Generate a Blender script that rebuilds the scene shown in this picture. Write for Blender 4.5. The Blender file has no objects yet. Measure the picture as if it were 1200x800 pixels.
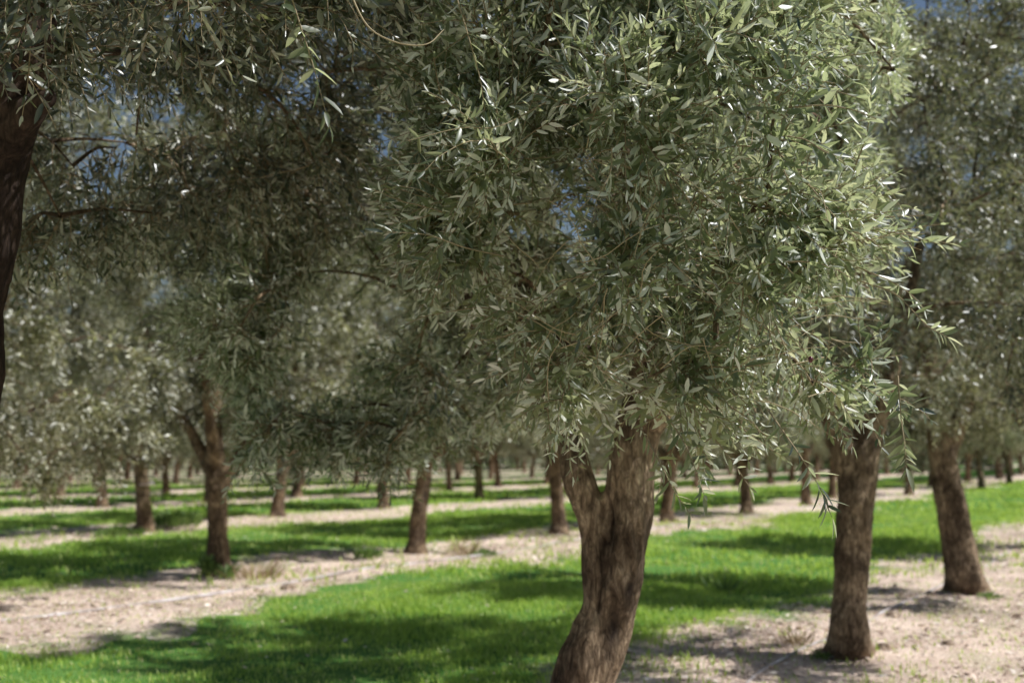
import bpy, math
import numpy as np
from mathutils import noise as mnoise, Vector

rng = np.random.default_rng(11)
scene = bpy.context.scene
COL = scene.collection
F_PX = 1287.0
PITCH = math.radians(5.77)
CAM_H = 1.5
cp, sp = math.cos(PITCH), math.sin(PITCH)

def ray(px, py):
    u = (px - 600) / F_PX; v = (py - 400) / F_PX
    return np.array([u, cp + v * sp, sp - v * cp])
def at(px, py, Y):                       # point at depth Y
    d = ray(px, py); return np.array([0, 0, CAM_H]) + d * (Y / d[1])
def ground_at(px, py):
    d = ray(px, py); t = -CAM_H / d[2]; return np.array([d[0] * t, d[1] * t])
ROW = np.array([.528, .849]); NRM = np.array([-.849, .528])
N0, NSTEP = 2.2, 7.93

def ground_h(x, y):
    return (.035 * np.sin(x * .9 + 1.3 * np.sin(y * .35)) * np.cos(y * .7 + .5) + .012 * np.sin(x * 3.1 + y * 2.3)
            + .010 * np.sin(x * 5.3 - y * 4.1 + 1) ) * np.clip(1.2 - np.hypot(x, y) / 120, .2, 1)

# ------------------------------------------------------------------ object helpers
def mesh_from(name, V, faces_groups, mats, attrs=None, smooth=True):
    """faces_groups: list of (faces array (n,k), material index)"""
    me = bpy.data.meshes.new(name)
    V = np.asarray(V, dtype=np.float32)
    loops, starts, mi, pos = [], [], [], 0
    for f, m in faces_groups:
        if len(f) == 0: continue
        f = np.asarray(f, dtype=np.int32); n, k = f.shape
        loops.append(f.ravel()); starts.append(pos + np.arange(n) * k); mi.append(np.full(n, m, np.int32)); pos += n * k
    loops = np.concatenate(loops); starts = np.concatenate(starts).astype(np.int32); mi = np.concatenate(mi)
    me.vertices.add(len(V)); me.vertices.foreach_set('co', V.ravel())
    me.loops.add(len(loops)); me.loops.foreach_set('vertex_index', loops)
    me.polygons.add(len(starts)); me.polygons.foreach_set('loop_start', starts)
    for m in mats: me.materials.append(m)
    me.polygons.foreach_set('material_index', mi)
    me.polygons.foreach_set('use_smooth', np.full(len(starts), smooth))
    for an, arr in (attrs or {}).items():
        a = me.attributes.new(an, 'FLOAT', 'POINT'); a.data.foreach_set('value', np.asarray(arr, np.float32))
    me.update(calc_edges=True); me.validate()
    return me
def link(name, me, parent=None, loc=None):
    o = bpy.data.objects.new(name, me); COL.objects.link(o)
    if parent: o.parent = parent
    if loc is not None: o.location = loc
    return o
def tag(o, label, cat, group=None, kind=None):
    if label: o['label'] = label
    if cat: o['category'] = cat
    if group: o['group'] = group
    if kind: o['kind'] = kind
    return o
def unit(a): return a / (np.linalg.norm(a, axis=-1, keepdims=True) + 1e-9)

class Geo:
    """Collects vertices, quads/tris per material and a per-vertex random value."""
    def __init__(s): s.V = []; s.F = {}; s.R = []; s.n = 0
    def add(s, V, faces, mat, rnd):
        V = V.reshape(-1, 3); s.V.append(V); s.R.append(np.broadcast_to(rnd, (len(V),)).astype(np.float32))
        for f in faces: s.F.setdefault((mat, f.shape[1]), []).append(f + s.n)
        s.n += len(V)
    def mesh(s, name, mats, smooth=True):
        return mesh_from(name, np.concatenate(s.V), [(np.concatenate(f), k[0]) for k, f in s.F.items()], mats,
                         {'rnd': np.concatenate(s.R)}, smooth)

def add_tubes(g, P, Rr, sides, mat, rnd=.5):
    """P (M,K,3) polylines, Rr (M,K) radii"""
    M, K, _ = P.shape
    T = unit(np.gradient(P, axis=1))
    ref = np.where(np.abs(T[:, :1, 2:3]) > .8, np.array([1., 0, 0]), np.array([0, 0, 1.]))
    ref = np.broadcast_to(ref, T.shape)
    A = unit(np.cross(T, ref)); B = np.cross(T, A)
    th = np.arange(sides) * 2 * math.pi / sides
    ring = (A[:, :, None] * np.cos(th)[None, None, :, None] + B[:, :, None] * np.sin(th)[None, None, :, None]) * Rr[:, :, None, None] + P[:, :, None]
    V = ring.reshape(-1, 3)
    m, k, s_ = np.meshgrid(np.arange(M), np.arange(K - 1), np.arange(sides), indexing='ij')
    b = m * K * sides + k * sides; s2 = (s_ + 1) % sides
    q = np.stack([b + s_, b + s2, b + sides + s2, b + sides + s_], -1).reshape(-1, 4)
    g.add(V, [q], mat, rnd)

def add_leaves(g, B, D, Nn, L, W, mat, rnd, fine):
    """base B, direction D, face normal Nn, length L, full width W ; arrays"""
    S = np.cross(D, Nn); M = len(B)
    L = L[:, None]; W = W[:, None]
    if fine:
        ts = [0, .16, .45, .76, 1.]; ws = [0, .36, .5, .34, 0]
        curve = rng.uniform(.02, .22, (M, 1))
        c = [B + D * L * t - Nn * L * curve * t * t for t in ts]
        rows = [c[0]]
        for i in (1, 2, 3):
            up = Nn * W * ws[i] * .35
            rows += [c[i] - S * W * ws[i] + up, c[i], c[i] + S * W * ws[i] + up]
        rows.append(c[4])
        V = np.stack(rows, 1); o = np.arange(M)[:, None] * 11
        tri = np.concatenate([o + np.array([[0, 2, 1]]), o + np.array([[0, 3, 2]]), o + np.array([[7, 8, 10]]), o + np.array([[8, 9, 10]])])
        qs = np.concatenate([o + np.array([[1, 2, 5, 4]]), o + np.array([[2, 3, 6, 5]]), o + np.array([[4, 5, 8, 7]]), o + np.array([[5, 6, 9, 8]])])
        g.add(V, [tri, qs], mat, np.repeat(rnd, 11))
    else:
        m = B + D * L * .48
        sag = rng.uniform(.0, .2, (M, 1))
        V = np.stack([B, m + S * W * .5, B + D * L - Nn * L * sag, m - S * W * .5], 1); o = np.arange(M)[:, None] * 4
        g.add(V, [o + np.array([[0, 1, 2]]), o + np.array([[0, 2, 3]])], mat, np.repeat(rnd, 4))

def grow_shoots(g, base, dirs, length, K, fine, leaf_L=.052, aspect=.21, droop=.07, wig=.13, thick=.002, tone=None):
    M = len(base)
    P = np.zeros((M, K, 3)); P[:, 0] = base; d = unit(dirs); step = (length / (K - 1))[:, None]
    dr = droop * rng.uniform(.2, 1.8, (M, 1))
    for k in range(1, K):
        d = unit(d + np.array([0, 0, -1.]) * dr + rng.normal(0, wig, (M, 3)) * .6)
        P[:, k] = P[:, k - 1] + d * step
    rad = thick * np.linspace(1.2, .45, K)[None] * rng.uniform(.8, 1.3, (M, 1))
    add_tubes(g, P, rad, 4 if fine else 3, 1, .5)
    T = unit(np.gradient(P, axis=1))
    ref = unit(rng.normal(0, 1, (M, 1, 3))); A = unit(np.cross(T, np.broadcast_to(ref, T.shape))); Bv = np.cross(T, A)
    shoot_tone = np.clip(np.array([.5 + 1.1 * mnoise.noise(Vector(q) * 2.6) for q in base]) + rng.normal(0, .16, M), 0, 1) if tone is None else tone
    for side in (1, -1):
        for k in range(1, K):
            ang = (k % 2) * math.pi / 2 + rng.normal(0, .35, M)
            perp = (A[:, k] * np.cos(ang)[:, None] + Bv[:, k] * np.sin(ang)[:, None]) * side
            op = rng.uniform(.45, 1.15, M)
            if k == K - 1: op = op * .45
            D = unit(T[:, k] * np.cos(op)[:, None] + perp * np.sin(op)[:, None] + rng.normal(0, .1, (M, 3)))
            up = T[:, k] * .7 + np.array([0, 0, .4]) + rng.normal(0, .6, (M, 3))
            N = unit(up - D * np.sum(up * D, -1, keepdims=True))
            N = np.where((rng.random(M) < .24)[:, None], -N, N); keep = rng.random(M) > .2
            f = .55 + .45 * math.sin(math.pi * min(1, (k + 1.2) / K))
            L = leaf_L * f * rng.uniform(.55, 1.35, M); W = L * aspect * rng.uniform(.8, 1.25, M)
            r = np.clip(shoot_tone * .55 + rng.uniform(0, .45, M), 0, 1)
            add_leaves(g, P[keep, k], D[keep], N[keep], L[keep], W[keep], 0, r[keep], fine)

def branch_network(limbs, ells, n_tip, seed, reject=None):
    """limbs: list of polylines (np (k,3)). Returns paths, node list for shoots."""
    r = np.random.default_rng(seed)
    nodes = []; parent = []; 
    for pl in limbs:
        for i, p in enumerate(pl[1:]): nodes.append(p)
    start_n = len(nodes)
    vol = np.array([e[1][0] * e[1][1] * e[1][2] for e in ells]); vol = vol / vol.sum()
    tips = []
    sd = Vector((seed * 7.3, seed * 1.7, 0))
    while len(tips) < n_tip:
        e = ells[r.choice(len(ells), p=vol)]
        d = r.normal(0, 1, 3); d /= np.linalg.norm(d)
        rad = r.uniform(.35, 1) ** .45
        rad *= 1 + .55 * mnoise.noise(Vector(d) * 1.7 + sd + Vector((e[0][2], 0, 3)))
        p = np.array(e[0]) + d * rad * np.array(e[1]) * .88
        if mnoise.noise(Vector(p) * (.9 if reject is None else 1.7) + sd) < (-.18 if reject is None else -.13): continue
        if reject is not None and reject(p[None] + np.array([[0, 0, -.12]]))[0]: continue
        tips.append(p)
    tips = np.array(tips)
    c = nodes[0]
    order = np.argsort(np.min(np.linalg.norm(tips[:, None] - np.array(nodes)[None], axis=2), axis=1))
    paths = []; load = {}
    plen = [0.0] * start_n
    for ti in order:
        t = tips[ti]; N = np.array(nodes)
        d = np.linalg.norm(N - t, axis=1); cost = d + .35 * np.array(plen) + (N[:, 2] > t[2] + .35) * .25
        j = int(np.argmin(cost)); s = N[j]
        n = max(2, int(d[j] / .16)); u = np.linspace(0, 1, n + 1)[:, None]
        mid = (s + t) / 2 + np.array([0, 0, .16 * d[j]]) + r.normal(0, .07 * d[j], 3)
        path = (1 - u) ** 2 * s + 2 * u * (1 - u) * mid + u * u * t
        path[1:-1] += r.normal(0, .010, path[1:-1].shape)
        paths.append(path)
        base = plen[j]
        for k in range(1, n + 1): nodes.append(path[k]); plen.append(base + d[j] * k / n)
    return paths, np.array(nodes[start_n:]), start_n

def make_crown(name, limbs, ells, n_tip, n_shoot, fine, seed, mats, leaf_L=.052, aspect=.21, K=12, extra=None, droop=.07, reject=None, sl=(.2, .42)):
    global rng
    rng = np.random.default_rng(seed)
    g = Geo()
    paths, nodes, _ = branch_network(limbs, ells, n_tip, seed, reject)
    for p in paths:
        p = smooth_path(np.hstack([p, np.zeros((len(p), 1))]), 3)[:, :3]; k = len(p); L = np.linalg.norm(np.diff(p, axis=0), axis=1).sum()
        r0 = .006 + .014 * min(L, 1.5)
        add_tubes(g, p[None], np.linspace(r0, .0035, k)[None], 6 if fine else 4, 2 if r0 > .009 else 1, .3)
    cen = np.array([e[0] for e in ells]).mean(0)
    idx = rng.integers(0, len(nodes), n_shoot)
    base = nodes[idx] + rng.normal(0, .02, (n_shoot, 3))
    # move out of the bare middle: prefer nodes near ellipsoid surface
    q = np.min([np.linalg.norm((base - np.array(e[0])) / np.array(e[1]), axis=1) for e in ells], axis=0)
    keep = rng.random(n_shoot) < np.clip((q - .15) * 1.7, .12, 1)
    base = base[keep]
    out = unit(base - cen)
    d = out * .75 + rng.normal(0, .6, base.shape) + np.array([0, 0, .12])
    L = rng.uniform(sl[0], sl[1], len(base))
    if reject is not None:
        ok = ~reject(base + unit(d) * L[:, None] * .6 - np.array([0, 0, .03])); base = base[ok]; d = d[ok]; L = L[ok]
    grow_shoots(g, base, d, L, K, fine, leaf_L, aspect, droop)
    if extra: extra(g)
    return g.mesh(name, mats + [M_BARK_FAR])

def smooth_path(pts, n):
    """Catmull-Rom through rows of (x,y,z,r)"""
    pts = np.array(pts, float); P = np.vstack([2 * pts[0] - pts[1], pts, 2 * pts[-1] - pts[-2]]); out = []
    for i in range(1, len(P) - 2):
        for t in np.linspace(0, 1, n, endpoint=False):
            a, b, c, d = P[i - 1:i + 3]
            out.append(.5 * (2 * b + (c - a) * t + (2 * a - 5 * b + 4 * c - d) * t * t + (3 * b - a - 3 * c + d) * t ** 3))
    out.append(P[-2]); return np.array(out)

def make_trunk(name, stems, voxel, mat, seed, knots=()):
    """stems: list of lists of (x,y,z,r); fused with a voxel remesh, then bark relief is pushed in."""
    Vs, Fs, n0 = [], [], 0
    S = 18
    for st in stems:
        p = smooth_path(st, 6); P, R = p[:, :3], p[:, 3]
        T = unit(np.gradient(P, axis=0)); ref = np.array([0., 1, 0])
        A = unit(np.cross(T, ref)); B = np.cross(T, A)
        th = np.arange(S) * 2 * math.pi / S; K = len(P)
        lob = 1 + .07 * np.sin(2 * th[None] + seed + np.arange(K)[:, None] * .10) + .06 * np.sin(3 * th[None] + 1.7 * seed - np.arange(K)[:, None] * .13)+ .03 * np.sin(7 * th[None] + seed)
        ring = P[:, None] + (A[:, None] * np.cos(th)[None, :, None] + B[:, None] * np.sin(th)[None, :, None]) * (R[:, None] * lob)[:, :, None]
        V = ring.reshape(-1, 3); V = np.vstack([V, P[0] - T[0] * R[0] * .1, P[-1] + T[-1] * R[-1] * .4])
        for k in range(K - 1):
            for s in range(S):
                a = k * S + s; b = k * S + (s + 1) % S
                Fs.append((n0 + a, n0 + b, n0 + b + S, n0 + a + S))
        for s in range(S):
            Fs.append((n0 + K * S, n0 + (s + 1) % S, n0 + s)); Fs.append((n0 + K * S + 1, n0 + (K - 1) * S + s, n0 + (K - 1) * S + (s + 1) % S))
        Vs.append(V); n0 += len(V)
    me = bpy.data.meshes.new('raw'); me.from_pydata(np.vstack(Vs).tolist(), [], Fs); me.update()
    tmp = bpy.data.objects.new('raw', me); COL.objects.link(tmp)
    m = tmp.modifiers.new('r', 'REMESH'); m.mode = 'VOXEL'; m.voxel_size = voxel
    sm = tmp.modifiers.new('s', 'SMOOTH'); sm.iterations = 3; sm.factor = .5
    dg = bpy.context.evaluated_depsgraph_get(); dg.update()
    out = bpy.data.meshes.new_from_object(tmp.evaluated_get(dg)); bpy.data.objects.remove(tmp); bpy.data.meshes.remove(me)
    n = len(out.vertices); co = np.empty(n * 3, np.float32); out.vertices.foreach_get('co', co); co = co.reshape(-1, 3)
    no = np.empty(n * 3, np.float32); out.vertices.foreach_get('normal', no); no = no.reshape(-1, 3)
    disp = np.empty(n)
    for i in range(n):
        v = Vector(co[i].tolist()); w = Vector((v.x * 9 + seed, v.y * 9, v.z * 2.2))
        a = mnoise.noise(w + Vector((0, 0, 0))) ; b = mnoise.noise(w * 2.7 + Vector((4, 2, 1)))
        c = mnoise.noise(v * 5 + Vector((seed, 3, 0)))
        disp[i] = .013 * a + .012 * (abs(b) * -1.6 + .5) + .016 * c
    scar_shade = np.zeros(n)
    for kx, ky, kz, kr, dep in knots:
        q = np.linalg.norm((co - np.array([kx, ky, kz])) / np.array([1, 1, 1.7]), axis=1) / kr
        f = np.exp(-q * q); disp -= dep * f; scar_shade = np.maximum(scar_shade, f)
    co = co + no * disp[:, None]
    out.vertices.foreach_set('co', co.astype(np.float32).ravel())
    at_ = out.attributes.new('scar_shade', 'FLOAT', 'POINT'); at_.data.foreach_set('value', scar_shade.astype(np.float32))
    out.materials.clear(); out.materials.append(mat)
    out.polygons.foreach_set('use_smooth', np.ones(len(out.polygons), bool)); out.name = name; out.update()
    return out

# ------------------------------------------------------------------ materials
def new_mat(name):
    m = bpy.data.materials.new(name); m.use_nodes = True; nt = m.node_tree; nt.nodes.clear()
    return m, nt, nt.nodes, nt.links
def ramp(N, pts, interp='LINEAR'):
    r = N.new('ShaderNodeValToRGB'); r.color_ramp.interpolation = interp
    e = r.color_ramp.elements
    while len(e) < len(pts): e.new(.5)
    for i, (p, c) in enumerate(pts): e[i].position = p; e[i].color = (*c, 1)
    return r
def mixc(N, L, fac, a, b, mode='MIX'):
    m = N.new('ShaderNodeMix'); m.data_type = 'RGBA'; m.blend_type = mode
    for sock, v in ((m.inputs[0], fac), (m.inputs[6], a), (m.inputs[7], b)):
        if hasattr(v, 'links') or hasattr(v, 'is_linked'): L.new(v, sock)
        elif isinstance(v, tuple): sock.default_value = (*v, 1)
        else: sock.default_value = v
    return m.outputs[2]

def leaf_material(name, top, top2, under, gloss=.32, trans=.3, tint=(.16, .26, .04)):
    m, nt, N, L = new_mat(name)
    at_ = N.new('ShaderNodeAttribute'); at_.attribute_name = 'rnd'
    geo = N.new('ShaderNodeNewGeometry')
    topr = ramp(N, [(0, top), (.55, tuple((a + b) / 2 for a, b in zip(top, top2))), (.88, top2), (1, (top2[0] * 1.9, top2[1] * 1.35, top2[2] * .9))])
    L.new(at_.outputs['Fac'], topr.inputs[0])
    un = ramp(N, [(0, tuple(c * .38 for c in under)), (.45, tuple(c * .95 for c in under)), (1, tuple(min(.95, c * 1.3) for c in under))]); L.new(at_.outputs['Fac'], un.inputs[0])
    col = mixc(N, L, geo.outputs['Backfacing'], topr.outputs[0], un.outputs[0])
    pb = N.new('ShaderNodeBsdfPrincipled'); L.new(col, pb.inputs['Base Color'])
    rr = N.new('ShaderNodeMapRange'); rr.inputs[3].default_value = gloss; rr.inputs[4].default_value = .5
    L.new(geo.outputs['Backfacing'], rr.inputs[0]); L.new(rr.outputs[0], pb.inputs['Roughness'])
    pb.inputs['Specular IOR Level'].default_value = 1.0; pb.inputs['Coat Weight'].default_value = .7; pb.inputs['Coat Roughness'].default_value = .4
    tr = N.new('ShaderNodeBsdfTranslucent'); tr_ = ramp(N, [(0, tuple(c * .18 for c in (tint[0] * .7, tint[1], tint[2]))), (.4, tuple(c * .95 for c in tint)), (1, tuple(min(1, c * 1.7) for c in tint))]); L.new(at_.outputs['Fac'], tr_.inputs[0]); tc = tr_.outputs[0]; L.new(tc, tr.inputs[0])
    mx = N.new('ShaderNodeMixShader'); mx.inputs[0].default_value = trans
    L.new(pb.outputs[0], mx.inputs[1]); L.new(tr.outputs[0], mx.inputs[2])
    o = N.new('ShaderNodeOutputMaterial'); L.new(mx.outputs[0], o.inputs[0]); return m

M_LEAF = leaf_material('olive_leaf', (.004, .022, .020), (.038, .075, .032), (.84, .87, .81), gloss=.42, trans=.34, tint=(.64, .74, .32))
M_LEAF_SHADED = leaf_material('olive_leaf_shaded', (.010, .022, .018), (.035, .052, .026), (.42, .43, .35), gloss=.36, trans=.18, tint=(.38, .40, .14))  # same olive leaf, colour darkened to stand in for crown shade
M_LEAF_BACK = leaf_material('olive_leaf_silver', (.012, .019, .012), (.085, .088, .045), (.66, .65, .54), gloss=.42, trans=.24, tint=(.52, .54, .20))

def bark_material(name, c1, c2, c3, scale=1.0):
    m, nt, N, L = new_mat(name)
    tc = N.new('ShaderNodeTexCoord'); mp = N.new('ShaderNodeMapping'); mp.inputs['Scale'].default_value = (16 * scale, 16 * scale, 5.5 * scale)
    L.new(tc.outputs['Object'], mp.inputs[0])
    n1 = N.new('ShaderNodeTexNoise'); n1.inputs['Scale'].default_value = 2.2; n1.inputs['Detail'].default_value = 9; n1.inputs['Roughness'].default_value = .68; n1.inputs['Distortion'].default_value = .6
    L.new(mp.outputs[0], n1.inputs[0])
    n2 = N.new('ShaderNodeTexNoise'); n2.inputs['Scale'].default_value = 4; n2.inputs['Detail'].default_value = 4
    L.new(tc.outputs['Object'], n2.inputs[0])
    vo = N.new('ShaderNodeTexVoronoi'); vo.feature = 'DISTANCE_TO_EDGE'; vo.inputs['Scale'].default_value = 2.4; L.new(mp.outputs[0], vo.inputs[0])
    r = ramp(N, [(.3, c1), (.52, c2), (.72, c3)]); L.new(n1.outputs['Fac'], r.inputs[0])
    r2 = ramp(N, [(.38, (.50, .46, .44)), (.6, (1.35, 1.3, 1.22))]); L.new(n2.outputs['Fac'], r2.inputs[0])
    c = mixc(N, L, 1.0, r.outputs[0], r2.outputs[0], 'MULTIPLY')
    ed = ramp(N, [(0, (.35, .33, .32)), (.16, (1, 1, 1))]); L.new(vo.outputs['Distance'], ed.inputs[0])
    c = mixc(N, L, .55, c, ed.outputs[0], 'MULTIPLY')
    at_ = N.new('ShaderNodeAttribute'); at_.attribute_name = 'scar_shade'
    c = mixc(N, L, at_.outputs['Fac'], c, (.018, .012, .011))  # knot scars and the painted crease shade share this dark colour
    pb = N.new('ShaderNodeBsdfPrincipled'); pb.inputs['Roughness'].default_value = .88; pb.inputs['Specular IOR Level'].default_value = .2
    L.new(c, pb.inputs['Base Color'])
    ad = N.new('ShaderNodeMath'); ad.operation = 'MULTIPLY_ADD'; ad.inputs[1].default_value = .5
    L.new(vo.outputs['Distance'], ad.inputs[0]); L.new(n1.outputs['Fac'], ad.inputs[2])
    bp = N.new('ShaderNodeBump'); bp.inputs['Strength'].default_value = 1; bp.inputs['Distance'].default_value = .022
    L.new(ad.outputs[0], bp.inputs['Height']); L.new(bp.outputs[0], pb.inputs['Normal'])
    o = N.new('ShaderNodeOutputMaterial'); L.new(pb.outputs[0], o.inputs[0]); return m
M_BARK = bark_material('olive_bark', (.060, .040, .026), (.26, .195, .140), (.60, .49, .37))
M_BARK_FAR = bark_material('olive_bark_greyer', (.060, .042, .028), (.22, .160, .110), (.52, .42, .30), .8)
M_BARK_SHADED = bark_material('olive_bark_shaded', (.022, .014, .012), (.065, .044, .035), (.14, .10, .08))  # bark colour lowered to carry the shade on the left-edge trunk
def simple_rnd(name, pts, rough=.8, trans=0, tint=(0, 0, 0), interp='LINEAR', spec=.3):
    m, nt, N, L = new_mat(name)
    at_ = N.new('ShaderNodeAttribute'); at_.attribute_name = 'rnd'
    r = ramp(N, pts, interp); L.new(at_.outputs['Fac'], r.inputs[0])
    pb = N.new('ShaderNodeBsdfPrincipled'); pb.inputs['Roughness'].default_value = rough; pb.inputs['Specular IOR Level'].default_value = spec
    L.new(r.outputs[0], pb.inputs['Base Color']); o = N.new('ShaderNodeOutputMaterial')
    if trans:
        t = N.new('ShaderNodeBsdfTranslucent'); t.inputs[0].default_value = (*tint, 1)
        mx = N.new('ShaderNodeMixShader'); mx.inputs[0].default_value = trans; L.new(pb.outputs[0], mx.inputs[1]); L.new(t.outputs[0], mx.inputs[2]); L.new(mx.outputs[0], o.inputs[0])
    else: L.new(pb.outputs[0], o.inputs[0])
    return m
M_TWIG = simple_rnd('twig_bark', [(0, (.18, .13, .08)), (1, (.42, .34, .21))], .7)
M_GRASS = simple_rnd('grass_blade', [(0, (.06, .15, .035)), (.35, (.26, .42, .08)), (.7, (.50, .62, .16)), (.92, (.68, .70, .28)), (1, (.80, .70, .42))], .42, .45, (.66, .86, .15))
M_WEED = simple_rnd('weed_leaf', [(0, (.07, .13, .05)), (1, (.24, .34, .12))], .5, .3, (.3, .45, .10))
M_STRAW = simple_rnd('dry_grass', [(0, (.28, .21, .12)), (1, (.48, .38, .24))], .8, .2, (.4, .3, .15))
M_LITTER = simple_rnd('leaf_litter', [(0, (.10, .065, .05)), (.12, (.30, .20, .15)), (.3, (.70, .53, .44)), (.75, (.82, .68, .59)), (1, (.9, .82, .75))], .75)
M_STONE = bark_material('limestone', (.26, .20, .16), (.40, .32, .26), (.52, .44, .37), .4)
M_FRUIT = simple_rnd('ripe_olive', [(0, (.10, .012, .02)), (1, (.10, .012, .02))], .25, spec=.6)
m, nt, N, L = new_mat('weathered_hose'); pb = N.new('ShaderNodeBsdfPrincipled'); pb.inputs['Roughness'].default_value = .45
tc = N.new('ShaderNodeTexCoord'); nz = N.new('ShaderNodeTexNoise'); nz.inputs['Scale'].default_value = 3; L.new(tc.outputs['Object'], nz.inputs[0])
r = ramp(N, [(.4, (.36, .30, .28)), (.62, (.66, .62, .64))]); L.new(nz.outputs['Fac'], r.inputs[0]); L.new(r.outputs[0], pb.inputs['Base Color'])
o = N.new('ShaderNodeOutputMaterial'); L.new(pb.outputs[0], o.inputs[0]); M_HOSE = m

# ground: tilled mulch strips along the tree rows, grass alleys between them
def mulch_mask(x, y):
    """1 on the mulch strips, same warps as in the shader are not needed: only for scattering"""
    n = x * NRM[0] + y * NRM[1]; ph = (n - N0 + 2.3 + .35 * np.sin(x * .8 + y * .45) + .22 * np.sin(x * 2.1 - y * 1.3) + .12 * np.sin(x * 5.1 + y * 3.7)) % NSTEP
    return np.clip(np.minimum(ph, 3.5 - ph) / .8 + .5, 0, 1)
m, nt, N, L = new_mat('orchard_ground')
tc = N.new('ShaderNodeTexCoord')
at_ = N.new('ShaderNodeAttribute'); at_.attribute_name = 'dummy'
sep = N.new('ShaderNodeSeparateXYZ'); L.new(tc.outputs['Object'], sep.inputs[0])
def mth(op, a, b=None, c=None):
    n = N.new('ShaderNodeMath'); n.operation = op
    for i, v in enumerate((a, b, c)):
        if v is None: continue
        if isinstance(v, (int, float)): n.inputs[i].default_value = v
        else: L.new(v, n.inputs[i])
    return n.outputs[0]
X, Y = sep.outputs[0], sep.outputs[1]
def lin(ax, by): return mth('ADD', mth('MULTIPLY', X, ax), mth('MULTIPLY', Y, by))
nn = lin(NRM[0], NRM[1])
nn = mth('ADD', nn, mth('MULTIPLY', mth('SINE', lin(.8, .45)), .35))
nn = mth('ADD', nn, mth('MULTIPLY', mth('SINE', lin(2.1, -1.3)), .22))
nn = mth('ADD', nn, mth('MULTIPLY', mth('SINE', lin(5.1, 3.7)), .12))
nzb = N.new('ShaderNodeTexNoise'); nzb.inputs['Scale'].default_value = 2.2; nzb.inputs['Detail'].default_value = 6; L.new(tc.outputs['Object'], nzb.inputs[0])
ph = mth('FLOORED_MODULO', mth('ADD', nn, -N0 + 2.3), NSTEP)
dd = mth('MINIMUM', ph, mth('SUBTRACT', 3.5, ph))
dd = mth('ADD', dd, mth('MULTIPLY', mth('SUBTRACT', nzb.outputs['Fac'], .5), 2.4))
mask = mth('MULTIPLY_ADD', dd, 1.5, .5)
cl = N.new('ShaderNodeClamp'); L.new(mask, cl.inputs[0])
nf = N.new('ShaderNodeTexNoise'); nf.inputs['Scale'].default_value = 38; nf.inputs['Detail'].default_value = 6; nf.inputs['Roughness'].default_value = .75; L.new(tc.outputs['Object'], nf.inputs[0])
nm = N.new('ShaderNodeTexNoise'); nm.inputs['Scale'].default_value = 1.1; nm.inputs['Detail'].default_value = 5; L.new(tc.outputs['Object'], nm.inputs[0])
rm = ramp(N, [(.3, (.13, .085, .065)), (.40, (.45, .33, .27)), (.50, (.80, .65, .55)), (.64, (.92, .82, .73))]); L.new(nf.outputs['Fac'], rm.inputs[0])
rm2 = ramp(N, [(.3, (.72, .68, .66)), (.65, (1.12, 1.1, 1.08))]); L.new(nm.outputs['Fac'], rm2.inputs[0])
mul = mixc(N, L, 1.0, rm.outputs[0], rm2.outputs[0], 'MULTIPLY')
rg = ramp(N, [(.3, (.03, .08, .02)), (.5, (.10, .24, .045)), (.7, (.30, .40, .13))]); L.new(nf.outputs['Fac'], rg.inputs[0])
rg2 = ramp(N, [(.3, (.8, .95, .8)), (.55, (1, 1, 1)), (.75, (1.5, 1.2, .9))]); L.new(nm.outputs['Fac'], rg2.inputs[0])
np2 = N.new('ShaderNodeTexNoise'); np2.inputs['Scale'].default_value = .75; np2.inputs['Detail'].default_value = 7; np2.inputs['Roughness'].default_value = .62; np2.inputs['Distortion'].default_value = .5; L.new(tc.outputs['Object'], np2.inputs[0])
pr_ = ramp(N, [(.53, (0, 0, 0)), (.66, (1, 1, 1))]); L.new(np2.outputs['Fac'], pr_.inputs[0])
mul = mixc(N, L, mth('MULTIPLY', pr_.outputs[0], .5), mul, (.26, .30, .12))
pd_ = ramp(N, [(.32, (1, 1, 1)), (.46, (0, 0, 0))]); L.new(np2.outputs['Fac'], pd_.inputs[0])
mul = mixc(N, L, mth('MULTIPLY', pd_.outputs[0], .35), mul, (.17, .11, .08))
gr = mixc(N, L, 1.0, rg.outputs[0], rg2.outputs[0], 'MULTIPLY')
col = mixc(N, L, cl.outputs[0], gr, mul)
pb = N.new('ShaderNodeBsdfPrincipled'); pb.inputs['Roughness'].default_value = .92; pb.inputs['Specular IOR Level'].default_value = .15
L.new(col, pb.inputs['Base Color'])
bp = N.new('ShaderNodeBump'); bp.inputs['Strength'].default_value = .55; bp.inputs['Distance'].default_value = .025
L.new(nf.outputs['Fac'], bp.inputs['Height']); L.new(bp.outputs[0], pb.inputs['Normal'])
o = N.new('ShaderNodeOutputMaterial'); L.new(pb.outputs[0], o.inputs[0]); M_GROUND = m

# ------------------------------------------------------------------ ground
u = np.linspace(-1, 1, 321); ax = np.sign(u) * (np.abs(u) * 34 + np.abs(u) ** 5 * 560)
GX, GY = np.meshgrid(ax, ax + 12, indexing='ij')
V = np.stack([GX, GY, ground_h(GX, GY)], -1).reshape(-1, 3)
i, j = np.meshgrid(np.arange(320), np.arange(320), indexing='ij'); b = i * 321 + j
q = np.stack([b, b + 321, b + 322, b + 1], -1).reshape(-1, 4)
tag(link('ground', mesh_from('ground', V, [(q, 0)], [M_GROUND])), 'grove floor with grass alleys and strips of pale mulch', 'ground', kind='structure')

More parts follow.
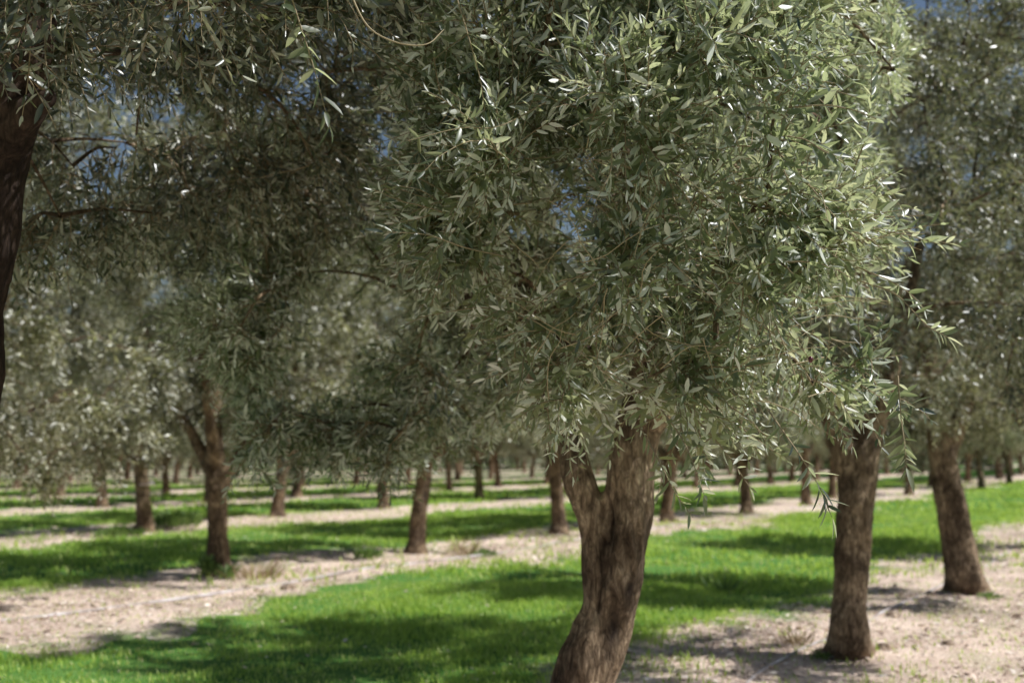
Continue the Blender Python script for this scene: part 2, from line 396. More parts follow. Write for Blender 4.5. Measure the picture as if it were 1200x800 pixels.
# grass blades, scattered where the photograph can see them
def scatter(n, y0, y1, seed, pw=1.0):
    r = np.random.default_rng(seed)
    y = (r.random(n) * (y1 ** pw - y0 ** pw) + y0 ** pw) ** (1 / pw)
    x = (r.random(n) * 2 - 1) * (y * .52 + 1.2)
    return r, x, y
g = Geo()
for n, y0, y1, h, w, seed in ((210000, 5.5, 13, .042, .0045, 1), (200000, 13, 28, .065, .010, 2), (120000, 28, 60, .08, .022, 3)):
    r, x, y = scatter(n, y0, y1, seed, 2.0)
    pm = 1 - mulch_mask(x, y)
    cl_ = np.clip(.5 + .3 * np.sin(x * 3.3 + 2 * np.sin(y * 1.9)) * np.cos(y * 2.7 + x) + .3 * np.sin(x * .9 - y * .6 + 2 * np.sin(y * .7)) + .15 * np.sin(x * 9 + 3 * np.sin(y * 6)), 0, 1)
    k = r.random(n) < np.maximum(pm * (.15 + .85 * cl_), .05 + .12 * (cl_ > .8)); x, y, cl_ = x[k], y[k], cl_[k]; n = len(x)
    z = ground_h(x, y); B = np.stack([x, y, z - .005], -1)
    a = r.uniform(0, 2 * math.pi, n); lean = np.stack([np.cos(a), np.sin(a), 0 * a], -1)
    H = h * r.uniform(.4, 1.5, n) * (.6 + .8 * cl_); sd = np.stack([-np.sin(a + r.normal(0, .6, n)), np.cos(a), 0 * a], -1) * (w * r.uniform(.6, 1.5, n))[:, None]
    up = np.array([0, 0, 1.]); le = r.uniform(.1, .7, n)[:, None]
    m1 = B + (up * .55 + lean * le * .3) * H[:, None]; t = B + (up * 1 + lean * le) * H[:, None]
    V = np.stack([B - sd, B + sd, m1 + sd * .8, m1 - sd * .8, t], 1); o = np.arange(n)[:, None] * 5
    rv = np.clip(.42 * (1 - cl_) + .06 + r.uniform(0, .6, n) + (r.random(n) < .05) * .5, 0, 1)
    g.add(V, [o + np.array([[0, 1, 2, 3]]), o + np.array([[3, 2, 4]])], 0, np.repeat(rv, 5))
tag(link('grass', g.mesh('grass', [M_GRASS])), 'short bright green grass covering the alleys between the tree rows', 'grass', kind='stuff')

g = Geo()
for n, y0, y1, s, seed in ((120000, 5, 12, .7, 5), (110000, 12, 26, 1., 6)):
    r, x, y = scatter(n, y0, y1, seed, 2.0)
    cc = .5 + .5 * np.sin(x * 2.3 + 3 * np.sin(y * 1.1)) * np.sin(y * 1.9 + 2 * np.sin(x * .7)); k = r.random(n) < mulch_mask(x, y) * (.25 + .75 * cc) + .012; x, y = x[k], y[k]; n = len(x)
    B = np.stack([x, y, ground_h(x, y) + r.uniform(.004, .02, n)], -1)
    a = r.uniform(0, 2 * math.pi, n); D = unit(np.stack([np.cos(a), np.sin(a), r.normal(0, .22, n)], -1))
    up = np.array([0, 0, 1.]) + r.normal(0, .35, (n, 3)); Nn = unit(up - D * np.sum(up * D, -1, keepdims=True))
    Ls = r.uniform(.02, .06, n) * s * (1 + 1.6 * (r.random(n) < .12)); Ws = Ls * r.uniform(.15, .5, n)
    add_leaves(g, B, D, Nn, Ls, Ws, 0, r.random(n), False)
tag(link('leaf_litter', g.mesh('leaf_litter', [M_LITTER])), 'pale fallen leaves and wood chips covering the mulch strips', 'leaf litter', kind='stuff')

# ------------------------------------------------------------------ trees
def tree_empty(loc, label, group=None, name='olive_tree', rz=0, sc=1):
    e = bpy.data.objects.new(name, None); COL.objects.link(e); e.location = loc; e.rotation_euler = (0, 0, rz); e.scale = (sc, sc, sc)
    e.empty_display_size = .3
    return tag(e, label, 'tree', group)
def add_custom(label, origin, stems, crown_kw, voxel, bark, seed, knots=(), group=None):
    """stems/ells given in world space; stored relative to the tree's base"""
    O = np.array([origin[0], origin[1], ground_h(origin[0], origin[1])])
    st = [[(*(np.array(p[:3]) - O), p[3]) for p in s] for s in stems]
    kn = [(*(np.array(k[:3]) - O), k[3], k[4]) for k in knots]
    e = tree_empty(O.tolist(), label, group)
    link('trunk', make_trunk('trunk', st, voxel, bark, seed, kn), e)
    kw = dict(crown_kw); ells = [(tuple(np.array(c) - O), r) for c, r in kw.pop('ells')]
    rj = kw.pop('reject', None); ex = kw.pop('extra', None)
    limbs = [np.array([p[:3] for p in smooth_path(s[len(s) // 2 - 0:] if len(s) > 3 else s, 4)]) for s in st]
    me = make_crown('crown', limbs, ells, seed=seed, reject=(lambda P: rj(P + O)) if rj else None, extra=(lambda g_: ex(g_, O)) if ex else None, **kw)
    link('crown', me, e)
    return e, O

SUN_AZ = (.985, -.12); EL = math.radians(51)
SUN_DIR = np.array([SUN_AZ[0] * math.cos(EL), SUN_AZ[1] * math.cos(EL), math.sin(EL)]); SUN_DIR /= np.linalg.norm(SUN_DIR)
def sun_gap(P):
    """openings added in the crowns along the sun ray, to light two hanging sprigs"""
    hit = np.zeros(len(P), bool)
    for o_, rad in ((at(368, 75, 2.76), .24), (at(525, 165, 2.92), .2)):
        d = P - o_; t = d @ SUN_DIR; hit |= (t > .12) & (np.linalg.norm(d - t[:, None] * SUN_DIR, axis=1) < rad)
    return hit
def project(P):
    d = P - np.array([0, 0, CAM_H]); fw = d[:, 1] * cp + d[:, 2] * sp; up = -d[:, 1] * sp + d[:, 2] * cp
    fw = np.maximum(fw, .05)
    return 600 + F_PX * d[:, 0] / fw, 400 - F_PX * up / fw, fw

# --- the near forked tree
def pr(px, py, Y, wpx): return (*at(px, py, Y), wpx / F_PX * Y / 2)
T1 = np.array(at(655, 960, 4.62)); T1[2] = 0
stemR = [(T1[0], T1[1], -.08, .20), (*at(672, 860, 4.60), .135), pr(693, 790, 4.56, 62), pr(714, 720, 4.55, 64), pr(728, 650, 4.52, 61), pr(736, 600, 4.5, 58), pr(740, 555, 4.5, 55), pr(747, 500, 4.5, 51), pr(770, 410, 4.5, 50), pr(786, 300, 4.45, 42), pr(800, 190, 4.3, 34), pr(845, 90, 4.15, 26), pr(915, 10, 4.0, 18)]
stemL = [(T1[0] - .03, T1[1] - .02, -.08, .18), (*at(663, 860, 4.56), .12), pr(681, 790, 4.52, 56), pr(700, 715, 4.5, 45), pr(702, 660, 4.5, 40), pr(696, 615, 4.5, 36), pr(686, 580, 4.5, 34), pr(675, 553, 4.5, 34), pr(662, 508, 4.55, 31), pr(630, 420, 4.7, 36), pr(600, 320, 4.85, 30), pr(560, 200, 5.0, 24), pr(505, 90, 5.1, 16)]
limb3 = [pr(752, 500, 4.5, 44), pr(800, 420, 4.3, 34), pr(860, 330, 4.0, 28), pr(920, 230, 3.8, 20), pr(960, 140, 3.7, 12)]
limb4 = [pr(786, 300, 4.45, 34), pr(740, 200, 4.2, 28), pr(690, 110, 3.95, 22), pr(610, 60, 3.8, 14)]
limb5 = [pr(630, 420, 4.7, 28), pr(575, 360, 5.1, 20), pr(520, 335, 5.5, 13), pr(470, 340, 5.9, 7)]
seam_shade = [(*at(713 - i_ * 1.1 + 2 * math.sin(i_ * 1.3), 600 + i_ * 12, 4.43 - .003 * i_), .020, .028) for i_ in range(10)]  # groove between the stems, its shade painted in as dark colour
k1 = at(722, 742, 4.42); k2 = at(738, 690, 4.42); k3 = at(713, 590, 4.38); k4 = at(716, 650, 4.36)
def rej_main(P):
    x, y, d = project(P)
    edge = 1075 + 20 * np.sin(y / 37.) - np.clip(330 - y, 0, 400) * .12
    low = 578 + 25 * np.sin(x / 31.) - np.clip(x - 700, -300, 0) * -.05
    low = np.where((x > 640) & (x < 790), 512 + 12 * np.sin(x / 13.), low); low = np.where((x > 870) & (x < 1110), np.minimum(low, 540 - (x - 870) * .35), low)
    low = np.where(x < 620, np.where(P[:, 1] > 5.2, 575, 330 + (x - 450) * .8), low)
    left = (x < 470 + 15 * np.sin(y / 23.)) & (P[:, 1] < 5.0)
    return sun_gap(P) | (d < 2.35) | (x > edge) | (y > low) | left
def hand_shoot(g, O, pts, leafL=.056, K=None, tone=.7, asp=.22, sub=5):
    """a leafy shoot along an explicit curve"""
    p = smooth_path([(*q, 0) for q in pts], sub)[:, :3] - O
    K = len(p); add_tubes(g, p[None], np.linspace(.0024, .0008, K)[None], 5, 1, .6)
    T = unit(np.gradient(p, axis=0)); A = unit(np.cross(T, np.array([.2, 1., .1]))); B = np.cross(T, A)
    for side in (1, -1):
        ks = np.arange(1, K); n = len(ks)
        ang = (ks % 2) * 1.1 + rng.normal(0, .3, n); perp = (A[ks] * np.cos(ang)[:, None] + B[ks] * np.sin(ang)[:, None]) * side
        op = rng.uniform(.55, 1.15, n); op[-1] = .25
        D = unit(T[ks] * np.cos(op)[:, None] + perp * np.sin(op)[:, None] + rng.normal(0, .16, (n, 3)))
        up = T[ks] * .5 + np.array([.5, -.35, .6]) + rng.normal(0, .3, (n, 3)); Nn = unit(up - D * np.sum(up * D, -1, keepdims=True))
        Ls = leafL * rng.uniform(.6, 1.25, n); kp = rng.random(n) > .14; ks, D, Nn, Ls = ks[kp], D[kp], Nn[kp], Ls[kp]; n = len(ks)
        add_leaves(g, p[ks], D, Nn, Ls, Ls * asp * rng.uniform(.9, 1.15, n), 0, np.clip(tone + rng.uniform(-.4, .3, n), 0, 1), True)
def extra_main(g, O):
    Y = 2.8
    hand_shoot(g, O, [at(330, -40, 2.8), at(352, 30, 2.78), at(368, 80, 2.76), at(386, 148, 2.75)], .072, tone=.6, asp=.25, sub=4)
    hand_shoot(g, O, [at(640, 120, 3.1), at(585, 148, 3.0), at(540, 150, 2.92), at(478, 165, 2.85)], .05)
    hand_shoot(g, O, [at(600, 190, 3.1), at(560, 165, 2.95), at(520, 180, 2.88), at(498, 200, 2.85)], .045)
    hand_shoot(g, O, [at(900, 480, 3.0), at(935, 530, 2.85), at(960, 570, 2.8), at(975, 606, 2.78)], .058, tone=.3)
    hand_shoot(g, O, [at(1052, 440, 3.0), at(1056, 490, 2.95), at(1060, 520, 2.92), at(1062, 548, 2.9)], .056, tone=.6)
    hand_shoot(g, O, [at(750, 500, 3.1), at(775, 545, 3.0), at(790, 575, 2.95), at(812, 606, 2.9)], .05)
    hand_shoot(g, O, [at(775, 480, 3.1), at(800, 515, 3.0), at(815, 550, 2.95), at(825, 580, 2.9)], .052, tone=.4)
    hand_shoot(g, O, [at(870, 90, 2.95), at(905, 90, 2.85), at(918, 60, 2.8), at(925, 30, 2.8)], .05)
    hand_shoot(g, O, [at(590, 300, 3.3), at(545, 290, 3.1), at(500, 275, 3.05), at(450, 272, 3.0)], .045, tone=.5)
    hand_shoot(g, O, [at(1010, 330, 3.0), at(1050, 345, 2.9), at(1085, 380, 2.85), at(1110, 395, 2.82)], .05)
    hand_shoot(g, O, [at(1000, 200, 3.0), at(1015, 160, 2.95), at(1020, 120, 2.9), at(1022, 80, 2.9)], .05)
    hand_shoot(g, O, [at(530, -20, 2.95), at(548, 40, 2.92), at(562, 90, 2.92), at(568, 130, 2.95)], .05, tone=.4)
    # bare arching twigs
    for pts in ([at(405, -20, 2.8), at(430, 30, 2.78), at(465, 50, 2.78), at(500, 52, 2.8), at(520, 35, 2.85)],):
        p = smooth_path([(*q_, 0) for q_ in pts], 6)[:, :3] - O
        add_tubes(g, p[None], np.linspace(.003, .0012, len(p))[None], 5, 1, .8)
    # tangle of thin pale bare twigs inside the sunlit half of the crown
    n = 170; b = np.array([at(px_, py_, yy) for px_, py_, yy in zip(rng.uniform(620, 980, n), rng.uniform(170, 470, n), rng.uniform(2.9, 3.7, n))]) - O
    P = np.zeros((n, 10, 3)); P[:, 0] = b; d = unit(rng.normal(0, 1, (n, 3)) + np.array([.2, -.3, .1]))
    for k in range(1, 10):
        d = unit(d + np.array([0, 0, -.045]) + rng.normal(0, .12, (n, 3))); P[:, k] = P[:, k - 1] + d * rng.uniform(.02, .035, (n, 1))
    add_tubes(g, P, np.tile(np.linspace(.0018, .0008, 10), (n, 1)), 4, 1, .9)
main, OM = add_custom('near forked olive tree with a thick twin-stemmed trunk and sharp sunlit leaves', T1,
    [stemR, stemL, limb3, limb4, limb5],
    dict(ells=[((.95, 3.9, 2.65), (1.1, 1.2, 1.35)), ((.35, 3.45, 2.35), (.95, .65, 1.0)), ((.15, 4.3, 3.1), (1.0, 1.3, 1.25)), ((.1, 3.55, 2.95), (.8, .75, .8)), ((-.2, 4.0, 2.85), (.6, .6, .8)), ((-.15, 3.75, 2.75), (.5, .5, .6)), ((-.15, 3.75, 2.75), (.5, .5, .6)), ((.56, 3.3, 1.98), (.5, .4, .45)), ((.56, 3.3, 1.98), (.5, .4, .45)), ((.56, 3.3, 2.55), (.55, .4, .5)), ((.40, 3.45, 1.75), (.42, .35, .4)), ((.08, 3.7, 1.9), (.5, .4, .38)), ((.08, 3.7, 1.9), (.5, .4, .38)), ((.8, 3.7, 1.68), (.55, .5, .38)), ((.75, 3.3, 1.75), (.45, .4, .35)), ((1.0, 3.2, 1.88), (.4, .4, .38)), ((1.0, 3.2, 1.88), (.4, .4, .38)), ((1.15, 3.5, 2.2), (.4, .4, .5)), ((.2, 3.9, 2.45), (.5, .45, .45)), ((.3, 3.7, 2.25), (.4, .4, .4)), ((.35, 4.9, 2.6), (.6, .5, .6)), ((.4, 5.4, 2.9), (.8, .5, .7)), ((.9, 5.7, 3.5), (1.3, 1.1, 1.3)), ((.75, 4.4, 3.7), (1.4, 1.4, .9)), ((-.75, 6.1, 2.3), (1.2, .9, 1.25)), ((-.75, 6.0, 2.2), (1.1, .8, 1.0)), ((-.7, 5.5, 3.5), (1.25, 1.1, 1.0))],
         n_tip=670, n_shoot=20500, fine=True, mats=[M_LEAF, M_TWIG], leaf_L=.060, aspect=.23, K=11, sl=(.15, .34), droop=.04, reject=rej_main, extra=extra_main),
      .010, M_BARK, 3, knots=((*k1, .05, .02), (*k2, .026, .012), *seam_shade))
# one ripe olive
fv, ff = [], []
for a_ in range(9):
    for b_ in range(12):
        th = math.pi * a_ / 8; ph_ = 2 * math.pi * b_ / 12; fv.append((.0065 * math.sin(th) * math.cos(ph_), .0065 * math.sin(th) * math.sin(ph_), .0085 * math.cos(th)))
for a_ in range(8):
    for b_ in range(12): ff.append((a_ * 12 + b_, (a_ + 1) * 12 + b_, (a_ + 1) * 12 + (b_ + 1) % 12, a_ * 12 + (b_ + 1) % 12))
fr = mesh_from('fruit', np.array(fv), [(np.array(ff), 0)], [M_FRUIT], {'rnd': np.zeros(len(fv))})
for px_, py_ in ((950, 421), ):
    link('fruit', fr, main, (at(px_, py_, 2.75) - OM).tolist())

# --- tree at the left edge, trunk leaning out of frame
T0 = np.array(at(-150, 900, 3.15)); T0[2] = 0
st0 = [[(T0[0], T0[1], -.08, .17), (*at(-115, 760, 3.15), .14), pr(-80, 600, 3.13, 110), pr(-52, 460, 3.12, 105), pr(-45, 340, 3.1, 100), pr(-32, 240, 3.1, 98), pr(-8, 150, 3.08, 92), pr(20, 60, 3.05, 76), pr(40, -60, 3.1, 56), pr(70, -180, 3.2, 40)],
       [pr(-5, 175, 3.08, 60), pr(28, 140, 3.0, 42), pr(46, 122, 2.97, 30), pr(58, 112, 2.95, 24)],
       [pr(-32, 260, 3.1, 70), pr(-110, 120, 3.3, 56), pr(-200, -40, 3.6, 40), pr(-260, -160, 3.9, 24)]]
def rej0(P):
    x, y, d = project(P); lim = 128 - np.clip(x - 60, 0, 500) * .16 + 22 * np.sin(x / 29.)
    return sun_gap(P) | ((y > 330) & (P[:, 1] < 7)) | (d < 2.1) | ((y > lim) & (x > -60) & (P[:, 1] < 4.2)) | ((x>470)&(d<3.2))
add_custom('dark shaded olive tree leaning in at the left edge of the photo', T0, st0,
    dict(ells=[((-1.35, 3.3, 3.35), (1.35, 1.5, 1.1)), ((-.7, 3.5, 3.9), (1.3, 1.3, .8)), ((-2.2, 3.6, 3.0), (1., 1.2, 1.2)), ((-2.3, 5.6, 3.2), (1.7, 1.3, 1.5)), ((-1.7, 4.7, 3.1), (1.1, .9, .8)), ((-1.3, 4.6, 3.3), (1.3, .9, .7)), ((-1.2, 5.4, 3.9), (1.3, 1.2, .8))],
         n_tip=460, n_shoot=13000, fine=True, mats=[M_LEAF_SHADED, M_TWIG], leaf_L=.056, aspect=.24, K=11, reject=rej0),
    .014, M_BARK_SHADED, 8)

# --- second and third trees of the near row
g2 = ground_at(995, 768)
def prs(pts, Y): return [pr(px_, py_, Y + dy, w) for px_, py_, dy, w in pts]
st2 = [[(g2[0], g2[1], -.08, .27), (g2[0], g2[1], .03, .205), pr(995, 745, 8.1, 49), pr(996, 690, 8.1, 39), pr(999, 620, 8.1, 37), pr(1005, 560, 8.1, 38), pr(1018, 510, 8.1, 31), pr(1036, 462, 8.1, 25), pr(1056, 385, 8.2, 17), pr(1080, 280, 8.3, 9)],
       [pr(998, 600, 8.1, 26), pr(990, 535, 8.1, 27), pr(972, 480, 8.1, 26), pr(950, 420, 8.2, 26), pr(920, 300, 8.3, 20)],
       [pr(1016, 530, 8.1, 18), pr(1015, 430, 8.3, 20), pr(1010, 300, 8.5, 20), pr(1000,150,8.6,14)]]
add_custom('second olive tree of the near row, stout upright trunk dividing low on pale mulch', g2, st2,
    dict(ells=[((2.6, 8.1, 3.55), (2.0, 2.0, 1.75)), ((3.0, 8.1, 4.7), (1.7, 1.7, 1.3)), ((2.5, 8.3, 4.9), (1.9, 1.6, 1.3)), ((3.2, 7.4, 2.7), (1.2, 1.2, 1.0)), ((1.8, 8.3, 2.6), (1.2, 1.2, .9))],
         n_tip=380, n_shoot=10500, fine=False, mats=[M_LEAF_SHADED, M_TWIG], leaf_L=.062, aspect=.30, K=11,
         reject=lambda P: (lambda x, y, d: (y > 500 + 14 * np.sin(x / 17.)) | (d < 5.3))(*project(P))),
    .016, M_BARK, 5, knots=((*at(1008, 640, 7.93), .03, .01),))
g3 = ground_at(1133, 692)
st3 = [[(g3[0], g3[1], -.08, .31), (g3[0], g3[1], .04, .235), pr(1130, 675, 12, 42), pr(1122, 630, 12, 34), pr(1112, 580, 12, 31), pr(1102, 530, 12, 27), pr(1094, 480, 12, 25), pr(1080, 400, 12, 26), pr(1070, 300, 12, 18)],
       [pr(1106, 550, 12, 20), pr(1125, 490, 12, 20), pr(1150, 420, 12, 22), pr(1170, 320, 12.2, 16)]]
add_custom('third olive tree of the near row, trunk tilting left with sunlit bark', g3, st3,
    dict(ells=[((4.9, 12.0, 3.7), (2.1, 2.1, 1.9)), ((5.2, 12.0, 5.0), (1.7, 1.7, 1.4)), ((5.6, 11.4, 2.7), (1.2, 1.3, 1.1)), ((4.3, 11.6, 2.6), (1.2, 1.2, 1.0))],
         n_tip=380, n_shoot=10000, fine=False, mats=[M_LEAF_BACK, M_TWIG], leaf_L=.064, aspect=.31, K=11),
    .018, M_BARK, 6)

# --- generic trees: five kinds, copied
kinds = []
for kd in range(5):
    r = np.random.default_rng(100 + kd)
    lean = r.uniform(-.18, .18, 2); hf = r.uniform(1.25, 1.7)
    stems = [[(0, 0, -.08, .26), (0, 0, .04, .19), (.01, 0, .2, .145), (lean[0] * .4, lean[1] * .4, hf * .5, .125), (lean[0], lean[1], hf, .125), (lean[0] * 1.5, lean[1] * 1.5, hf + .5, .09), (lean[0] * 1.2, lean[1] * 1.2, hf + 1.3, .06), (lean[0], lean[1], hf + 2.1, .035)]]
    nl = 3 + kd % 2; a0 = r.uniform(0, 6.28)
    for q_ in range(nl):
        a_ = a0 + q_ * 6.283 / nl + r.uniform(-.35, .35); cx, sx = math.cos(a_), math.sin(a_); hh = hf + r.uniform(-.25, .15)
        stems.append([(lean[0] * .8, lean[1] * .8, hh - .25, .075), (lean[0] + cx * .22, lean[1] + sx * .22, hh + .15, .08), (lean[0] + cx * .55, lean[1] + sx * .55, hh + .65, .062), (lean[0] + cx * .95, lean[1] + sx * .95, hh + 1.3, .045), (lean[0] + cx * 1.25, lean[1] + sx * 1.25, hh + 2.0, .025)])
    tr = make_trunk('trunk', stems, .02, M_BARK_FAR, 20 + kd * 3, knots=((.1, -.12, .9, .05, .01),))
    limbs = [np.array([p[:3] for p in smooth_path(s[2:], 4)]) for s in stems]
    ells = [((0, 0, 3.5), (2.15, 2.15, 1.9)), ((0, 0, 4.7), (1.6, 1.6, 1.4))]
    for q_ in range(5):
        a_ = r.uniform(0, 6.28); ells.append(((1.25 * math.cos(a_), 1.25 * math.sin(a_), r.uniform(2.1, 2.8)), (1.1, 1.1, 1.0)))
    cr = make_crown('crown', limbs, ells, 360, 9500, False, 40 + kd, [M_LEAF_BACK, M_TWIG], leaf_L=.07, aspect=.33, K=11)
    kinds.append((tr, cr))
placed = [T1[:2], T0[:2], g2, g3]
def put(xy, kd, label, group=None, sc=1., rz=None):
    rr_ = np.random.default_rng(int(abs(xy[0] * 131 + xy[1] * 17)) + 7)
    e = tree_empty((xy[0], xy[1], float(ground_h(xy[0], xy[1]))), label, group, rz=rr_.uniform(0, 6.28) if rz is None else rz, sc=sc)
    link('trunk', kinds[kd][0], e); link('crown', kinds[kd][1], e); placed.append(np.array(xy)); return e
named = [
 ((257, 672), 0, 1.0, 'slim dark forked trunk with weeds at its foot, nearest olive tree of the second row'),
 ((487, 645), 1, 1.0, 'olive tree with short straight trunk under pale silvery drooping foliage'),
 ((655, 624), 2, 1.0, 'olive tree half hidden behind the left stem of the near forked tree'),
 ((782, 612), 3, 1.0, 'small blurred trunk just right of the near forked trunk'),
 ((875, 600), 4, 1.0, 'blurred olive tree seen midway between the forked trunk and the second near trunk'),
 ((945, 591), 0, 1.0, 'blurred slim olive trunk close left of the second near trunk'),
 ((1065, 579), 1, 1.0, 'blurred olive tree standing between the second and third near trunks'),
 ((168, 622), 2, 1.0, 'third row olive tree, straight trunk with a pale tie around it'),
 ((325, 606), 3, 1.0, 'third row olive tree on dark earth with low dense shaded boughs'),
 ((450, 594), 4, 1.0, 'third row olive tree half veiled by hanging foliage left of the silvery tree'),
 ((562, 584), 0, 1.0, 'small sunlit trunk under foliage right of the silvery tree'),
 ((120, 593), 1, 1.0, 'fourth row olive tree with trunk leaning to the right'),
 ((245, 588), 2, 1.1, 'dark olive trunk half hidden behind the slim forked trunk'),
 ((194, 578), 3, 1.0, 'thin distant trunk between the tied trunk and the slim forked trunk'),
 ((1150, 572), 4, 1.0, 'dark thin distant trunk right of the tilting third near trunk'),
 ((1183, 567), 0, 1.0, 'distant olive tree nearest the right edge of the photo'),
]
rots = [2.2, .4, 1., 2., 3., 4., 5., .6, 1.9, 2.9, 3.9, 4.4, 5.4, .2, 1.2, 2.4]
for (pxy, kd, sc, lab), rz in zip(named, rots): put(ground_at(*pxy), kd, lab, sc=sc, rz=rz)
# off-frame neighbours whose crowns hang into view, and the rest of the grove
def rowpos(k, s): return ROW * s + NRM * (N0 + NSTEP * k)
put(rowpos(0, 19.2), 1, 'near row olive tree with only its boughs reaching in at the right edge')
put(rowpos(1, 5.8), 3, 'second row olive tree with only its crown reaching in at the left edge')
cnt = 0
for k in range(1, 12):
    for s in np.arange(0, 125, 4.05):
        rr_ = np.random.default_rng(int(k * 1000 + s * 10)); p = rowpos(k, s + rr_.uniform(-.35, .35)) + rr_.normal(0, .15, 2)
        if p[1] < 11 or abs(p[0]) > p[1] * .5 + 2.2 or np.hypot(*p) > 96: continue
        if min(np.linalg.norm(p - q_) for q_ in placed) < 3.1: continue
        far = p[1] > 48
        put(p, int(rr_.integers(0, 5)), 'small far olive tree in the blurred back of the grove' if far else 'blurred olive tree in the middle rows of the grove', 'far olive trees' if far else 'middle distance olive trees', sc=rr_.uniform(.92, 1.1)); cnt += 1
print('grove trees', cnt)

# far-off wood: a leafy mass closing the view
g = Geo(); r = np.random.default_rng(77); n = 130000; rng = r
th = r.uniform(-.75, .75, n); rad = r.uniform(98, 112, n); hh = 8.0 + 1.3 * np.sin(th * 60) + .8 * np.sin(th * 137)
z = r.uniform(.0, 1, n) ** .8 * hh
B = np.stack([np.sin(th) * rad, np.cos(th) * rad, z], -1); D = unit(r.normal(0, 1, (n, 3))); Nn = unit(np.cross(D, r.normal(0, 1, (n, 3))))
add_leaves(g, B, D, Nn, r.uniform(.4, .8, n), r.uniform(.15, .3, n), 0, r.random(n), False)
tag(link('far_wood', g.mesh('far_wood', [M_LEAF_BACK])), 'grey green wood closing the view far behind the grove', 'wood', kind='stuff')

# ------------------------------------------------------------------ small things on the ground
def hose(name, pts, rad, label):
    p = smooth_path([(x, y, float(ground_h(x, y)) + rad * .75 + .006 * math.sin(x * 3.1 + y), 0) for x, y in pts], 8)[:, :3]
    g = Geo(); add_tubes(g, p[None], np.full((1, len(p)), rad), 8, 0, .5); return tag(link(name, g.mesh(name, [M_HOSE])), label, 'hose', 'irrigation hoses along the tree rows')
def hose_row(k, off, s0, s1, seed):
    r = np.random.default_rng(seed); return [tuple(ROW * s + NRM * (N0 + NSTEP * k + off + r.normal(0, .06))) for s in np.arange(s0, s1, 1.1)]
hose('irrigation_hose', hose_row(0, .35, 3, 30, 1), .012, 'pale irrigation hose lying along the near tree row')
hose('irrigation_hose', hose_row(1, -1.05, 1, 60, 2), .016, 'pale irrigation hose lying on the mulch before the slim forked trunk')
def rosette(pxy, n, h, label, mat=M_WEED, name='weed', broad=.35, spread=.16):
    r = np.random.default_rng(int(pxy[0])); global rng; rng = r
    if broad > .1: n = n * 4; broad = .4
    c = ground_at(*pxy); g = Geo()
    a = r.uniform(0, 6.28, n); rd = r.uniform(0, spread, n); B = np.stack([np.cos(a) * rd, np.sin(a) * rd, 0 * a], -1)
    if broad > .1: B[:, 2] = r.uniform(0, .55, n) * h * (1 - rd / spread * .5); h = h * .42
    D = unit(np.stack([np.cos(a) * .7, np.sin(a) * .7, r.uniform(.4, 1.6, n)], -1)); up = np.array([0, 0, 1.]) + r.normal(0, .3, (n, 3)); Nn = unit(up - D * np.sum(up * D, -1, keepdims=True))
    L_ = h * r.uniform(.5, 1.2, n); add_leaves(g, B, D, Nn, L_, L_ * broad, 0, r.random(n), True)
    return tag(link(name, g.mesh(name, [mat]), loc=(c[0], c[1], float(ground_h(*c)))), label, 'plant')
rosette((432, 652), 60, .22, 'small bright weed on the mulch left of the short straight trunk', spread=.2)
rosette((568, 649), 40, .16, 'low green weed on the mulch right of the short straight trunk', spread=.2)
rosette((205, 616), 90, .45, 'dark leafy bush at the foot of the tied trunk', spread=.5)
rosette((140, 628), 90, .28, 'pale green weed patch left of the tied trunk', spread=.4)
rosette((243, 674), 22, .34, 'weed tuft hugging the left foot of the slim forked trunk', spread=.13, broad=.2)
rosette((266, 676), 18, .24, 'grey green weed tuft before the slim forked trunk', spread=.12, broad=.2)
rosette((545, 648), 90, .30, 'dry grass tuft between short straight trunk and low weed', M_STRAW, 'dry_grass_tuft', .05, .25)
rosette((300, 676), 110, .26, 'dry grass tuft right of the slim forked trunk', M_STRAW, 'dry_grass_tuft', .06, .3)
rosette((935, 762), 60, .15, 'dry grass tuft at the left foot of the second near trunk', M_STRAW, 'dry_grass_tuft', .07, .14)
rosette((962, 775), 30, .08, 'small green sprout before the second near trunk', spread=.08)
rosette((1160, 700), 40, .10, 'low green sprout beside the tilting third near trunk', spread=.12)
rosette((850, 690), 70, .22, 'grass tuft left of the second near trunk at the mulch edge', name='grass_tuft', broad=.06, spread=.2)
def stone(pxy, size, label, seed):
    import bmesh
    bm = bmesh.new(); bmesh.ops.create_icosphere(bm, subdivisions=3, radius=1)
    for v in bm.verts:
        f = 1 + .35 * mnoise.noise(v.co * 1.3 + Vector((seed, 0, 0))) + .12 * mnoise.noise(v.co * 4 + Vector((seed, 0, 0)))
        v.co = Vector((v.co.x * size * 1.2 * f, v.co.y * size * f, v.co.z * size * .6 * f))
    me = bpy.data.meshes.new('stone'); bm.to_mesh(me); bm.free(); me.materials.append(M_STONE)
    c = ground_at(*pxy); tag(link('stone', me, loc=(c[0], c[1], float(ground_h(*c)) + size * .25)), label, 'stone')
stone((1046, 724), .055, 'tan stone on the mulch between the second and third near trunks', 1)
stone((1038, 762), .065, 'flat tan stone beside the right foot of the second near trunk', 2)
stone((1112, 755), .04, 'small pale stone in the open mulch at lower right', 3)
stone((338, 690), .07, 'pale stone on mulch right of the slim forked trunk', 4)

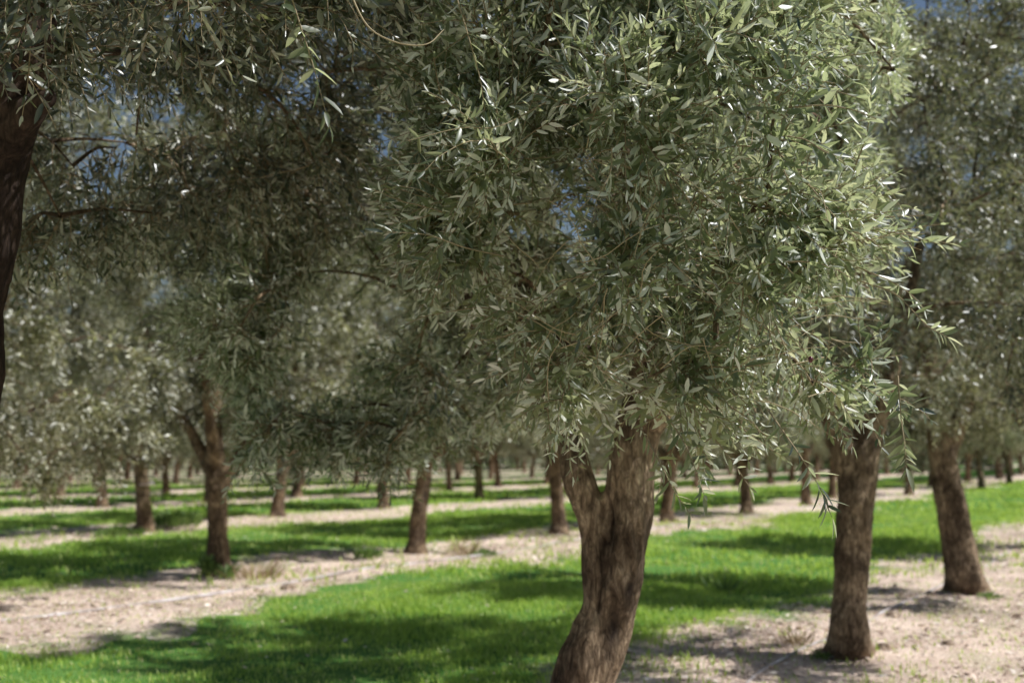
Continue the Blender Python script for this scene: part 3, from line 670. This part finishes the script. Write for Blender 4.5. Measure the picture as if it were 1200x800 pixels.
# pale tie around the third-row trunk
c = ground_at(168, 622); zt = 1.5 - (565 - 530) / F_PX * c[1]
g = Geo(); th = np.linspace(0, 2 * math.pi, 25); p = np.stack([c[0] + .15 * np.cos(th), c[1] + .15 * np.sin(th), zt + .03 * np.sin(th)], -1)
add_tubes(g, p[None], np.full((1, 25), .018), 6, 0, .5)
tag(link('trunk_tie', g.mesh('trunk_tie', [M_HOSE])), 'pale tie looped round the straight trunk of the third row', 'tie')

# ------------------------------------------------------------------ light, sky, camera
SUN_AZ = (.985, -.12); EL = math.radians(51)
w = bpy.data.worlds.new('World'); scene.world = w; w.use_nodes = True; nt = w.node_tree
bg = nt.nodes['Background']; sky = nt.nodes.new('ShaderNodeTexSky'); sky.sky_type = 'NISHITA'; sky.sun_disc = False
sky.sun_elevation = EL; sky.sun_rotation = math.atan2(SUN_AZ[0], SUN_AZ[1]); sky.air_density = 1.0; sky.dust_density = 1.0
nt.links.new(sky.outputs[0], bg.inputs[0]); bg.inputs[1].default_value = .065
sd = bpy.data.lights.new('sun', 'SUN'); sd.energy = 5.0; sd.angle = math.radians(.55); sd.color = (1, .99, .95)
so = bpy.data.objects.new('sun', sd); COL.objects.link(so)
v = Vector((SUN_AZ[0], SUN_AZ[1], 0)).normalized() * math.cos(EL) + Vector((0, 0, math.sin(EL)))
so.rotation_euler = v.to_track_quat('Z', 'Y').to_euler()
cam = bpy.data.cameras.new('camera'); co = bpy.data.objects.new('camera', cam); COL.objects.link(co)
co.location = (0, 0, CAM_H); co.rotation_euler = (math.radians(90) + PITCH, 0, 0)
cam.sensor_width = 36; cam.lens = 36 * F_PX / 1200; cam.clip_end = 2000; cam.clip_start = .05
cam.dof.use_dof = True; cam.dof.focus_distance = 2.95; cam.dof.aperture_fstop = 2.7; cam.dof.aperture_blades = 0
scene.camera = co
scene.view_settings.view_transform = 'Standard'; scene.view_settings.look = 'None'; scene.view_settings.exposure = 0; scene.view_settings.gamma = 1
scene.cycles.max_bounces = 8; scene.cycles.diffuse_bounces = 2; scene.cycles.transmission_bounces = 4; scene.cycles.use_denoising = True
